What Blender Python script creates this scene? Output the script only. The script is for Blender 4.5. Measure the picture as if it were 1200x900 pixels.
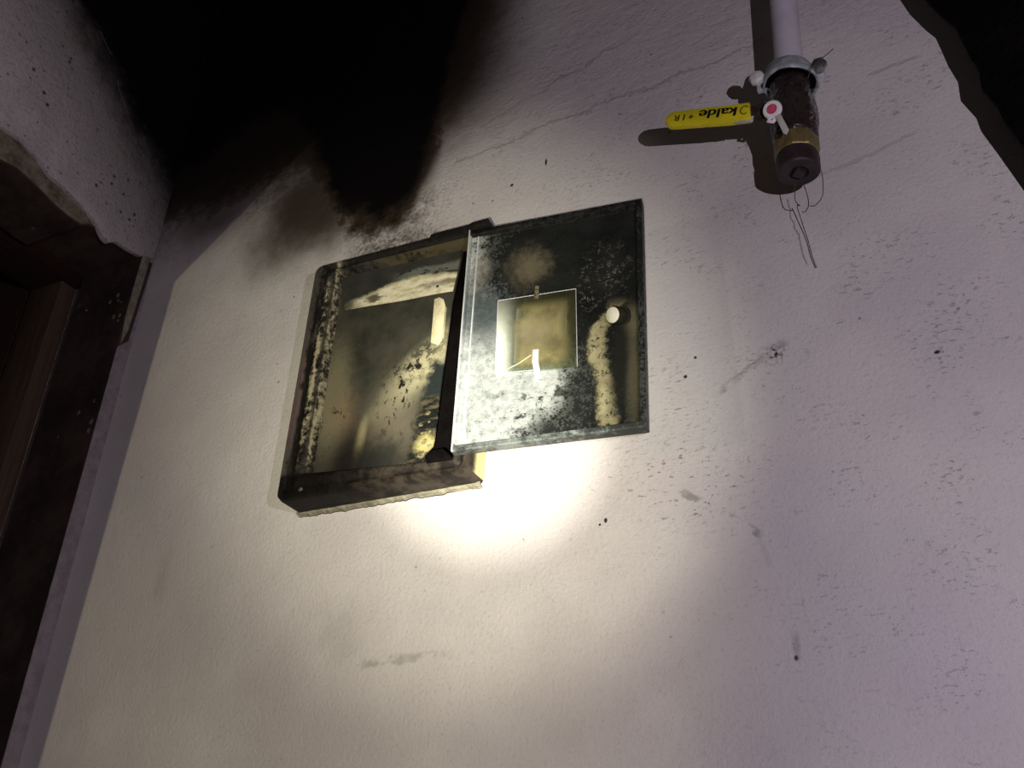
import bpy, bmesh, math, random
from mathutils import Vector, Matrix, noise as mnoise

for o in list(bpy.data.objects):
    bpy.data.objects.remove(o)
SC = bpy.context.scene
COL = SC.collection
random.seed(4)

# ------------------------------------------------------------------ camera, world, lights, exposure
cam_d = bpy.data.cameras.new('camera')
cam = bpy.data.objects.new('camera', cam_d)
COL.objects.link(cam)
cam_d.sensor_fit = 'HORIZONTAL'
cam_d.sensor_width = 36.0
cam_d.lens = 36.0
cam_d.clip_start = 0.01
RX = Vector((0.8910, 0.4518, 0.0452))
FW = Vector((-0.4131, 0.7653, 0.4936)).normalized()
UP = RX.cross(FW).normalized()
RX = FW.cross(UP).normalized()
m = Matrix.Identity(4)
for i in range(3):
    m[i][0], m[i][1], m[i][2] = RX[i], UP[i], -FW[i]
m[1][3] = -1.0
cam.matrix_world = m
SC.camera = cam

wd = bpy.data.worlds.new('night')
SC.world = wd
wd.use_nodes = True
wd.node_tree.nodes['Background'].inputs[0].default_value = (1.0, 0.84, 0.70, 1)
wd.node_tree.nodes['Background'].inputs[1].default_value = 0.016


def lamp(name, kind, loc, power, col, radius, aim=None, size=None, blend=None):
    d = bpy.data.lights.new(name, kind)
    d.energy = power
    d.color = col
    d.shadow_soft_size = radius
    o = bpy.data.objects.new(name, d)
    COL.objects.link(o)
    o.location = loc
    if aim is not None:
        o.rotation_euler = (Vector(aim) - Vector(loc)).to_track_quat('-Z', 'Y').to_euler()
        d.spot_size = math.radians(size)
        d.spot_blend = blend
    return o


FLASH = (0.32, -1.0, 0.14)
TORCH = Vector((-0.08, -1.00, -0.03))
AIM = Vector((-0.575, 0.0, 0.590))
lamp('phone_light', 'POINT', FLASH, 22.5, (1.0, 0.90, 1.03), 0.002)
lamp('torch_beam', 'SPOT', TORCH, 140.0, (1.0, 0.99, 0.84), 0.0001, AIM, 17.5, 1.0)
lamp('torch_ring', 'SPOT', TORCH, 47.0, (1.0, 0.97, 0.78), 0.0001, AIM + Vector((-0.04, 0, 0.03)), 38, 1.0)
lamp('torch_spill', 'SPOT', TORCH, 24.0, (1.0, 0.92, 0.60), 0.0001, AIM + Vector((-0.30, 0, -0.10)), 60, 1.0)

SC.view_settings.view_transform = 'Standard'
SC.view_settings.look = 'None'
SC.view_settings.gamma = 1.0
SC.view_settings.exposure = 0.0
SC.view_settings.use_curve_mapping = False


# ------------------------------------------------------------------ node expressions
class E:
    def __init__(s, k, sock):
        s.k, s.s = k, sock

    def __add__(a, b): return a.k.m('ADD', a, b)
    def __radd__(a, b): return a.k.m('ADD', b, a)
    def __sub__(a, b): return a.k.m('SUBTRACT', a, b)
    def __rsub__(a, b): return a.k.m('SUBTRACT', b, a)
    def __mul__(a, b): return a.k.m('MULTIPLY', a, b)
    def __rmul__(a, b): return a.k.m('MULTIPLY', b, a)
    def __truediv__(a, b): return a.k.m('DIVIDE', a, b)


class K:
    """one material's node graph, written as expressions"""
    def __init__(s, name):
        s.mat = bpy.data.materials.new(name)
        s.mat.use_nodes = True
        s.t = s.mat.node_tree
        s.b = s.t.nodes['Principled BSDF']
        tc = s.t.nodes.new('ShaderNodeTexCoord')
        s.P = tc.outputs['Object']
        sp = s.t.nodes.new('ShaderNodeSeparateXYZ')
        s.t.links.new(s.P, sp.inputs[0])
        s.x, s.y, s.z = (E(s, sp.outputs[i]) for i in range(3))

    def put(s, sock, v):
        if isinstance(v, E):
            s.t.links.new(v.s, sock)
        elif isinstance(v, bpy.types.NodeSocket):
            s.t.links.new(v, sock)
        elif isinstance(v, (tuple, list)):
            sock.default_value = (*v, 1) if len(v) == 3 and len(sock.default_value) == 4 else v
        else:
            sock.default_value = v

    def m(s, op, *a, clamp=False):
        n = s.t.nodes.new('ShaderNodeMath')
        n.operation = op
        n.use_clamp = clamp
        for i, v in enumerate(a):
            s.put(n.inputs[i], v)
        return E(s, n.outputs[0])

    def mx(s, a, b): return s.m('MAXIMUM', a, b)
    def mn(s, a, b): return s.m('MINIMUM', a, b)
    def sat(s, a): return s.m('ADD', a, 0.0, clamp=True)

    def sm(s, lo, hi, v):
        n = s.t.nodes.new('ShaderNodeMapRange')
        n.interpolation_type = 'SMOOTHSTEP'
        s.put(n.inputs[0], v)
        s.put(n.inputs[1], lo)
        s.put(n.inputs[2], hi)
        return E(s, n.outputs[0])

    def noise(s, scale, detail=4, rough=0.55, stretch=None, off=0.0, dist=0.0):
        n = s.t.nodes.new('ShaderNodeTexNoise')
        mp = s.t.nodes.new('ShaderNodeMapping')
        s.t.links.new(s.P, mp.inputs[0])
        mp.inputs['Location'].default_value = (off, off * 0.7, off * 1.3)
        if stretch:
            mp.inputs['Scale'].default_value = stretch
        s.t.links.new(mp.outputs[0], n.inputs['Vector'])
        n.inputs['Scale'].default_value = scale
        n.inputs['Detail'].default_value = detail
        n.inputs['Roughness'].default_value = rough
        n.inputs['Distortion'].default_value = dist
        return E(s, n.outputs[0])

    def cells(s, scale, off=0.0):
        n = s.t.nodes.new('ShaderNodeTexVoronoi')
        mp = s.t.nodes.new('ShaderNodeMapping')
        s.t.links.new(s.P, mp.inputs[0])
        mp.inputs['Location'].default_value = (off, off, off)
        s.t.links.new(mp.outputs[0], n.inputs['Vector'])
        n.inputs['Scale'].default_value = scale
        return E(s, n.outputs['Distance'])

    def blob(s, a, b, ca, cb, ra, rb, soft=0.4, nz=0.0, rot=0.0):
        da, db = a - ca, b - cb
        if rot:
            c, q = math.cos(rot), math.sin(rot)
            da, db = da * c + db * q, db * c - da * q
        da, db = da * (1 / ra), db * (1 / rb)
        d = s.m('SQRT', da * da + db * db) + nz
        return 1.0 - s.sm(1 - soft, 1 + soft, d)

    def seg(s, a, b, p, q, w, nz=0.0):
        """mask of a thin stroke from p to q"""
        ax, ay = q[0] - p[0], q[1] - p[1]
        L = math.hypot(ax, ay)
        ux, uy = ax / L, ay / L
        da, db = a - p[0], b - p[1]
        along = da * ux + db * uy
        across = s.m('ABSOLUTE', db * ux - da * uy + nz)
        return (1.0 - s.sm(w * 0.4, w, across)) * s.sm(-w, w, along) * (1.0 - s.sm(L - w, L + w, along))

    def curve(s, v, lo, hi, pts, vlo, vhi):
        n = s.t.nodes.new('ShaderNodeFloatCurve')
        c = n.mapping.curves[0]
        P = [((x - lo) / (hi - lo), (y - vlo) / (vhi - vlo)) for x, y in pts]
        c.points[0].location, c.points[1].location = P[0], P[-1]
        for p in P[1:-1]:
            c.points.new(*p)
        n.mapping.update()
        s.put(n.inputs['Value'], (v - lo) * (1 / (hi - lo)))
        return E(s, n.outputs[0]) * (vhi - vlo) + vlo

    def mix(s, f, a, b):
        n = s.t.nodes.new('ShaderNodeMix')
        n.data_type = 'RGBA'
        s.put(n.inputs[0], f)
        s.put(n.inputs[6], a)
        s.put(n.inputs[7], b)
        return E(s, n.outputs[2])

    def done(s, col, rough=0.8, metal=0.0, bump=None, dist=0.001, strength=1.0, spec=0.3, **kw):
        s.put(s.b.inputs['Base Color'], col)
        s.put(s.b.inputs['Roughness'], rough)
        s.put(s.b.inputs['Metallic'], metal)
        s.put(s.b.inputs['Specular IOR Level'], spec)
        for k, v in kw.items():
            s.put(s.b.inputs[k], v)
        if bump is not None:
            n = s.t.nodes.new('ShaderNodeBump')
            n.inputs['Distance'].default_value = dist
            n.inputs['Strength'].default_value = strength
            s.put(n.inputs['Height'], bump)
            s.t.links.new(n.outputs[0], s.b.inputs['Normal'])
        return s.mat


SOOT = (0.0035, 0.0025, 0.0028)
BROWN = (0.07, 0.052, 0.036)


def mat_wall():
    k = K('white plaster wall with soot plume')
    x, z = k.x, k.z
    n1 = k.noise(9, 5, 0.6)
    n2 = k.noise(38, 4, 0.6, off=3)
    n3 = k.noise(160, 3, 0.6, off=7)
    gr0 = k.noise(330, 3, 0.7, off=61)
    wob = (n1 - 0.5) * 0.10 + (n2 - 0.5) * 0.07 + (n3 - 0.5) * 0.03
    zb = k.curve(x, -1.4, 0.0, [(-1.40, 1.24), (-1.25, 1.21), (-1.19, 1.22), (-1.13, 1.235), (-1.05, 1.23), (-0.97, 1.16),
                                (-0.91, 1.080), (-0.87, 1.012), (-0.83, 0.984), (-0.78, 0.970), (-0.74, 0.982), (-0.70, 1.03), (-0.5, 1.1), (0.0, 1.1)], 0.8, 1.4)
    wz = k.curve(x, -1.4, 0.0, [(-1.40, 0.08), (-1.25, 0.11), (-1.15, 0.17), (-1.05, 0.20), (-0.97, 0.20), (-0.91, 0.12),
                                (-0.87, 0.08), (-0.80, 0.075), (-0.72, 0.08), (-0.5, 0.1), (0.0, 0.1)], 0.0, 0.3)
    body = k.sm(wz * -1.0, wz * 1.0, z - zb + wob * 1.0)
    xr = k.curve(z, 0.8, 2.0, [(0.8, -0.715), (1.0, -0.705), (1.15, -0.690), (1.3, -0.672), (1.45, -0.645), (2.0, -0.52)], -0.8, -0.4)
    right = 1.0 - k.sm(-0.045, 0.055, x - xr + wob * 0.45)
    core = body * right
    halo = (1.0 - k.sm(-0.05, 0.22, x - xr + wob * 0.4)) * k.sm(0.96, 1.25, z + wob) * 0.75
    low = k.blob(x, z, -0.93, 1.06, 0.13, 0.12, 0.7, (n1 - 0.5) * 1.0) * 0.55
    low2 = k.blob(x, z, -1.15, 1.13, 0.12, 0.09, 0.7, (n1 - 0.5) * 0.8) * 0.45
    # mottled scorching just above the cabinet
    mot = k.blob(x, z, -0.770, 0.990, 0.095, 0.080, 0.7, (n2 - 0.5) * 1.6) * k.sm(0.30, 0.70, n2 * 0.6 + n3 * 0.28 + gr0 * 0.12)
    rim = k.blob(x, z, -0.755, 0.935, 0.10, 0.026, 0.8, (n2 - 0.5) * 1.8) * k.sm(0.15, 0.75, n3 * 0.5 + n2 * 0.5) * 0.6
    soot = k.sat(k.mx(k.mx(core, halo), k.mx(k.mx(low, low2), k.mx(mot * 0.72, rim))))
    # tone of the paint itself
    tone = k.noise(5, 3, 0.5, off=11)
    base = k.mix(k.sm(0.35, 0.68, tone), (0.60, 0.555, 0.555), (0.69, 0.65, 0.63))
    base = k.mix(k.sm(0.52, 0.75, k.noise(2.3, 2, 0.5, off=21)) * 0.5, base, (0.56, 0.52, 0.58))
    patch = k.sm(-0.37, -0.355, x) * (1.0 - k.sm(-0.256, -0.250, x + (z - 0.67) * 0.045)) * k.sm(0.506, 0.512, z) * (1.0 - k.sm(0.826, 0.842, z))
    base = k.mix(patch * 0.55, base, (0.555, 0.545, 0.545))
    # specks, scuffs, splashes
    gr = k.noise(330, 3, 0.7, off=51)
    base = k.mix(k.sm(0.50, 0.72, gr * 0.6 + n3 * 0.4) * 0.42, base, (0.34, 0.30, 0.30))
    base = k.mix(k.sm(0.62, 0.70, n3 * 0.5 + n2 * 0.5) * 0.35, base, (0.30, 0.27, 0.27))
    pit = k.sm(0.575, 0.65, k.noise(120, 4, 0.7, (0.8, 1, 1.9), 71)) * k.sm(0.46, 0.60, k.noise(17, 3, 0.6, off=73)) * k.sm(-0.75, -0.2, x * 0.8 + z * 0.55 - 0.45)
    base = k.mix(pit * 0.30, base, (0.16, 0.14, 0.14))
    spk = (1.0 - k.sm(0.05, 0.11, k.cells(42, 2))) * k.sm(0.57, 0.64, k.noise(14, 3, 0.6, off=31))
    splash = k.sm(0.58, 0.65, k.noise(110, 4, 0.7, (0.7, 1, 1.8), 5)) * k.blob(x, z, -0.325, 0.475, 0.075, 0.05, 0.6, (n2 - 0.5), -0.55)
    splash2 = k.sm(0.60, 0.68, k.noise(70, 4, 0.65, (0.5, 1, 3), 9)) * k.blob(x, z, -0.335, 0.565, 0.04, 0.06, 0.6, 0.0)
    scuff = k.sm(0.46, 0.62, n3) * k.blob(x, z, -0.206, 0.612, 0.012, 0.012, 0.7, (n3 - 0.5) * 2)
    scuf2 = k.seg(x, z, (-0.275, 0.575), (-0.195, 0.625), 0.007, (n2 - 0.5) * 0.02) * k.sm(0.40, 0.62, n2) * 0.5
    drip = k.blob(x, z, -0.2135, 0.270, 0.0020, 0.0026, 0.5) * 0.8 + k.blob(x, z, -0.212, 0.282, 0.0035, 0.012, 0.6) * 0.28
    trail = k.seg(x, z, (-0.32, 0.463), (-0.238, 0.402), 0.006, (n2 - 0.5) * 0.02) * k.sm(0.45, 0.65, n2) * 0.5
    trail2 = k.seg(x, z, (-0.24, 0.40), (-0.232, 0.365), 0.004, (n2 - 0.5) * 0.012) * 0.10
    dots = k.blob(x, z, -0.5568, 0.9792, 0.0024, 0.0026, 0.3) + k.blob(x, z, -0.4109, 0.4401, 0.0020, 0.0030, 0.3) + k.blob(x, z, -0.418, 0.436, 0.0014, 0.0014, 0.3) + k.blob(x, z, -0.503, 1.003, 0.0016, 0.006, 0.3)
    dots = dots + k.blob(x, z, -0.311, 0.605, 0.0022, 0.0022, 0.3) + k.blob(x, z, -0.298, 0.628, 0.0018, 0.0018, 0.3) + k.blob(x, z, -0.04, 0.575, 0.003, 0.002, 0.3)
    smear = k.seg(x, z, (-0.72, 0.306), (-0.60, 0.305), 0.008, (n2 - 0.5) * 0.02) * k.sm(0.42, 0.62, n2) * 0.28
    smear2 = k.blob(x, z, -0.76, 0.345, 0.03, 0.03, 0.8, (n2 - 0.5) * 2) * 0.12 + k.blob(x, z, -1.08, 0.45, 0.012, 0.03, 0.8, (n2 - 0.5) * 2) * 0.12
    wall_soil = k.blob(x, z, -0.75, 0.15, 0.42, 0.22, 0.9, (n1 - 0.5) * 1.5) * 0.16
    crackn = (k.noise(24, 5, 0.7, off=41) - 0.5) * 0.05
    crk = k.seg(x, z, (-0.66, 1.062), (-0.18, 1.10), 0.0035, crackn) + k.seg(x, z, (-0.62, 1.115), (-0.36, 1.20), 0.004, crackn) * 0.7
    crk = crk + k.seg(x, z, (-0.17, 0.84), (-0.02, 0.872), 0.0035, crackn * 0.4) * 0.7 + k.seg(x, z, (0.0, 0.99), (-0.06, 0.985), 0.004, crackn * 0.4)
    strand = k.seg(x, z, (-0.175, 0.825), (-0.160, 0.722), 0.0012, (n2 - 0.5) * 0.012) * 0.55
    dirt = k.sat(k.mx(k.mx(spk * 0.55, splash * 0.75 + splash2 * 0.6), scuff + scuf2 + drip + trail + trail2 + dots + smear + smear2 + wall_soil + crk * 0.22 + strand))
    base = k.mix(dirt, base, (0.045, 0.038, 0.036))
    # the film of smoke is brown while thin and black where thick
    c = k.mix(k.sm(0.0, 0.62, soot), base, BROWN)
    c = k.mix(k.sm(0.30, 0.95, soot), c, SOOT)
    coarse = k.sm(0.98, 1.12, z) * 0.9 + 0.22
    fine = k.noise(190, 4, 0.75, off=13)
    med = k.noise(55, 4, 0.6, (0.8, 1, 1.5), 17)
    h = fine * 0.55 + med * coarse + n1 * 0.9 - crk * 0.16 - dirt * 0.15 - patch * 0.15 * fine - pit * 0.25 + (mot + rim) * n3 * 0.8
    return k.done(c, 0.93 - soot * 0.1, bump=h, dist=0.0028, strength=0.85, spec=0.08)


def mat_lintel():
    k = K('rough speckled plaster with soot')
    y, z = k.y, k.z
    n1 = k.noise(14, 5, 0.6)
    n2 = k.noise(55, 4, 0.65, off=3)
    edge = z - 1.195 + y * 0.72
    soot = k.sm(-0.10, 0.05, edge + (n1 - 0.5) * 0.12 + (n2 - 0.5) * 0.06)
    thin = k.sm(-0.30, 0.05, edge + (n1 - 0.5) * 0.22) * 0.72
    base = k.mix(k.sm(0.35, 0.7, n1), (0.50, 0.46, 0.47), (0.66, 0.60, 0.60))
    spk = k.mx((1.0 - k.sm(0.10, 0.20, k.cells(95, 2))) * k.sm(0.50, 0.58, k.noise(22, 3, 0.6, off=31)), (1.0 - k.sm(0.10, 0.22, k.cells(48, 7))) * k.sm(0.52, 0.60, k.noise(16, 3, 0.6, off=37)))
    base = k.mix(k.sm(0.50, 0.70, k.noise(260, 3, 0.7, off=43)) * 0.5, base, (0.24, 0.21, 0.21))
    base = k.mix(spk * 0.9, base, (0.03, 0.025, 0.025))
    c = k.mix(thin, base, (0.12, 0.10, 0.075))
    c = k.mix(soot, c, (0.005, 0.004, 0.0045))
    ln = k.seg(y, z, (-0.175, 1.330), (-0.120, 1.270), 0.0016, (n2 - 0.5) * 0.012) + k.seg(y, z, (-0.13, 1.262), (-0.06, 1.222), 0.0014, (n2 - 0.5) * 0.012) + k.seg(y, z, (-0.235, 1.395), (-0.20, 1.37), 0.0016, (n2 - 0.5) * 0.01)
    c = k.mix(k.sat(ln) * 0.45, c, (0.22, 0.19, 0.18))
    h = k.noise(150, 4, 0.7, off=5) * 0.7 + n2 * 0.9 + n1
    return k.done(c, 0.95, bump=h, dist=0.005, spec=0.1)


def mat_simple(name, a, b, scale=20, rough=0.8, metal=0.0, dist=0.001, stretch=None, spec=0.3, lo=0.35, hi=0.65, fleck=None, **kw):
    k = K(name)
    n = k.noise(scale, 5, 0.62, stretch)
    f = k.noise(scale * 6, 3, 0.6, stretch, 5)
    c = k.mix(k.sm(lo, hi, n * 0.75 + f * 0.25), a, b)
    if fleck:
        c = k.mix(k.sm(0.66, 0.72, k.noise(scale * 2.2, 5, 0.7, off=9)) * fleck[1], c, fleck[0])
    return k.done(c, rough, metal, n + f * 0.5, dist, spec=spec, **kw)


def mat_case():
    k = K('scorched cream enamel on steel frame')
    u, v = k.x, k.z
    n1 = k.noise(30, 5, 0.65)
    n2 = k.noise(120, 4, 0.7, off=3)
    st = k.noise(70, 4, 0.65, (1, 1, 0.16), 8)
    edge = (n1 - 0.5) * 0.012 + (n2 - 0.5) * 0.010
    grey = k.mix(k.sm(0.38, 0.66, n1 * 0.5 + n2 * 0.5), (0.008, 0.007, 0.006), (0.060, 0.054, 0.046))
    cream = k.mix(k.sm(0.35, 0.6, n1 * 0.5 + n2 * 0.5), (0.20, 0.170, 0.090), (0.46, 0.41, 0.27))
    left = 1.0 - k.sm(0.044, 0.054, u)
    streak = k.sm(0.024, 0.030, u + edge * 1.3) * (1.0 - k.sm(0.034, 0.041, u + edge * 1.3)) * left
    streak = streak * (k.sm(0.035, 0.07, v) * (1.0 - k.sm(0.325, 0.35, v)))
    streak = streak * k.sm(0.48, 0.57, st * 0.35 + n2 * 0.45 + n1 * 0.20)
    bev = k.sm(0.0395, 0.0410, u) * left * k.sm(0.035, 0.06, v) * k.sm(0.45, 0.58, st * 0.5 + n2 * 0.5)
    streak = k.mx(streak, bev * 0.6)
    groove = k.sm(0.011, 0.014, u + edge) * (1.0 - k.sm(0.022, 0.027, u + edge)) * k.sm(0.36, 0.50, st) * left * 0.9
    pink = k.blob(u, v, 0.006, 0.16, 0.010, 0.09, 0.6, (n1 - 0.5) * 2)
    outer = (1.0 - k.sm(0.008, 0.014, u + edge))
    c = k.mix(k.sat(outer * 0.8 * k.sm(0.3, 0.6, n1)), grey, (0.085, 0.078, 0.066))
    c = k.mix(pink * 0.6, c, (0.13, 0.085, 0.078))
    c = k.mix(streak, c, cream)
    c = k.mix(groove, c, (0.006, 0.005, 0.004))
    top = k.sm(0.335, 0.345, v)
    band = top * k.sm(0.10, 0.16, u + (n1 - 0.5) * 0.08) * (1.0 - k.sm(0.352, 0.360, v + edge + (u - 0.15) * -0.02)) * k.sm(0.36, 0.5, n1)
    c = k.mix(band * 0.75, c, (0.085, 0.068, 0.034))
    blk = top * k.sm(0.358, 0.366, v + edge) * k.sm(0.06, 0.09, u) * k.sm(0.42, 0.55, n1 * 0.5 + n2 * 0.5)
    c = k.mix(blk, c, (0.01, 0.009, 0.008))
    bot = 1.0 - k.sm(0.030, 0.038, v)
    c = k.mix(bot * 0.9, c, k.mix(k.sm(0.08, 0.20, u + (n1 - 0.5) * 0.14), (0.003, 0.002, 0.0018), k.mix(k.sm(0.4, 0.6, n1), (0.010, 0.007, 0.0055), (0.045, 0.035, 0.026))))
    # warm light on the outer side by the door, painted as yellow near the wall
    side = k.sm(0.2805, 0.2815, u) * k.sm(0.15, 0.6, (k.y + 0.040) * 30.0 + (n1 - 0.5) * 0.6)
    c = k.mix(side, c, (0.62, 0.52, 0.24))
    return k.done(c, 0.6, 0.0, n1 + n2 * 0.8, 0.0012, spec=0.15)


def mat_panel():
    k = K('scorched grey green cover panel')
    u, v = k.x, k.z
    n1 = k.noise(26, 5, 0.6)
    n2 = k.noise(110, 4, 0.7, off=3)
    w = (n1 - 0.5) * 0.9
    base = k.mix(k.sm(0.3, 0.7, n1), (0.030, 0.030, 0.022), (0.058, 0.054, 0.041))
    base = k.mix(k.sm(0.10, 0.05, u + 0.0) * 0.2, base, (0.04, 0.037, 0.028))
    cream = (0.46, 0.42, 0.26)
    a = k.blob(u, v, 0.060, 0.148, 0.024, 0.082, 0.6, w * 0.8 + (n2 - 0.5) * 0.6, 0.05)
    c = k.mix(a * 0.7, base, (0.21, 0.19, 0.115))
    c = k.mix(k.blob(u, v, 0.082, 0.12, 0.018, 0.035, 0.9, w * 1.5 + (n2 - 0.5) * 1.5) * 0.32, c, (0.26, 0.16, 0.10))
    d = k.blob(u, v, 0.196, 0.168, 0.072, 0.024, 0.75, w, 0.75)
    c = k.mix(d * 0.85, c, cream)
    c = k.mix(k.blob(u, v, 0.135, 0.085, 0.022, 0.075, 0.9, w, -0.15) * 0.5, c, (0.12, 0.10, 0.062))
    c = k.mix(k.blob(u, v, 0.112, 0.070, 0.006, 0.028, 0.8, w, -0.1) * 0.9, c, (0.38, 0.33, 0.18))
    c = k.mix(k.blob(u, v, 0.165, 0.09, 0.03, 0.05, 0.8, w) * 0.6, c, (0.16, 0.135, 0.095))
    # soot along the foot
    c = k.mix(k.blob(u, v, 0.104, 0.036, 0.042, 0.044, 0.8, w + (n2 - 0.5) * 0.5) * 0.95, c, (0.010, 0.008, 0.008))
    c = k.mix(k.blob(u, v, 0.150, 0.038, 0.034, 0.030, 0.8, w + (n2 - 0.5) * 0.5) * 0.8, c, (0.014, 0.015, 0.014))
    # black spatter
    spat = k.sm(0.53, 0.60, k.noise(95, 4, 0.7, (1, 1, 0.6), 12)) * k.blob(u, v, 0.165, 0.125, 0.032, 0.055, 0.6, w)
    spat2 = k.sm(0.60, 0.66, k.noise(85, 4, 0.7, (1, 1, 0.6), 19)) * k.blob(u, v, 0.058, 0.13, 0.028, 0.07, 0.6, w)
    spat3 = k.sm(0.47, 0.54, k.noise(100, 4, 0.7, off=22)) * k.blob(u, v, 0.195, 0.185, 0.045, 0.018, 0.6, w, 0.75)
    c = k.mix(k.sat(spat + spat2 + spat3 * 0.8), c, (0.010, 0.009, 0.007))
    # burnt out corner by the gap
    cor = k.sm(0.0, 0.012, u - 0.192 + (v - 0.10) * -0.16 + (n2 - 0.5) * 0.03) * (1.0 - k.sm(0.160, 0.172, v + (0.23 - u) * -0.6 + (n2 - 0.5) * 0.02))
    lines = k.noise(120, 4, 0.7, (0.22, 1, 1), 25)
    burnt = k.mix(k.sm(0.45, 0.62, lines), (0.008, 0.009, 0.008), (0.085, 0.07, 0.042))
    burnt = k.mix(k.sm(0.115, 0.125, v), burnt, (0.018, 0.023, 0.022))
    burnt = k.mix(k.sm(0.66, 0.72, n2) * 0.7, burnt, (0.30, 0.28, 0.22))
    burnt = k.mix(k.blob(u, v, 0.213, 0.052, 0.015, 0.014, 0.5, (n2 - 0.5) * 1.6), burnt, (0.40, 0.35, 0.15))
    c = k.mix(cor, c, burnt)
    return k.done(c, 0.5, 0.0, n1 * 0.5 + n2 * 0.6 + cor * lines, 0.0012, spec=0.25)


def mat_flap():
    k = K('scorched grey flap with pale streak')
    u, v = k.x, k.z
    n1 = k.noise(26, 5, 0.6)
    n2 = k.noise(120, 4, 0.7, (0.5, 1, 1), 3)
    base = k.mix(k.sm(0.3, 0.7, n1), (0.026, 0.028, 0.023), (0.045, 0.044, 0.036))
    # height above the lower edge of the flap
    t = v - (0.2915 - (u - 0.06) * 0.066)
    gr0 = k.noise(330, 3, 0.7, off=61)
    wob = (n1 - 0.5) * 0.02 + (n2 - 0.5) * 0.012
    top = k.curve(u, 0.03, 0.25, [(0.03, 0.004), (0.07, 0.010), (0.11, 0.020), (0.15, 0.031), (0.20, 0.030), (0.25, 0.024)], 0.0, 0.05)
    s = (1.0 - k.sm(-0.003, 0.006, t - top + wob)) * k.sm(0.05, 0.10, u + (n1 - 0.5) * 0.05)  # pale streak rising from the lower edge
    c = k.mix(s, base, k.mix(k.sm(0.35, 0.6, n2), (0.58, 0.52, 0.30), (0.88, 0.83, 0.60)))
    pale = k.sm(0.12, 0.17, u + (n1 - 0.5) * 0.05) * k.sm(0.032, 0.036, t + wob) * (1.0 - k.sm(0.044, 0.052, t + wob))
    c = k.mix(pale * 0.7, c, k.mix(k.sm(0.50, 0.56, n2), (0.20, 0.21, 0.18), (0.02, 0.02, 0.016)))
    br = k.sm(0.16, 0.2, u) * k.blob(t, u, 0.014, 0.215, 0.006, 0.04, 0.8, (n2 - 0.5) * 3)
    c = k.mix(br * 0.6, c, (0.10, 0.07, 0.05))
    br2 = k.blob(u, t, 0.108, 0.008, 0.016, 0.005, 0.7, (n2 - 0.5) * 4)
    c = k.mix(br2 * 0.85, c, (0.05, 0.042, 0.03))
    c = k.mix(k.blob(u, t, 0.21, 0.009, 0.0022, 0.0022, 0.3), c, (0.02, 0.02, 0.02))
    return k.done(c, 0.45, 0.0, n1 * 0.5 + n2 * 0.3, 0.0006, spec=0.4)


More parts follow.
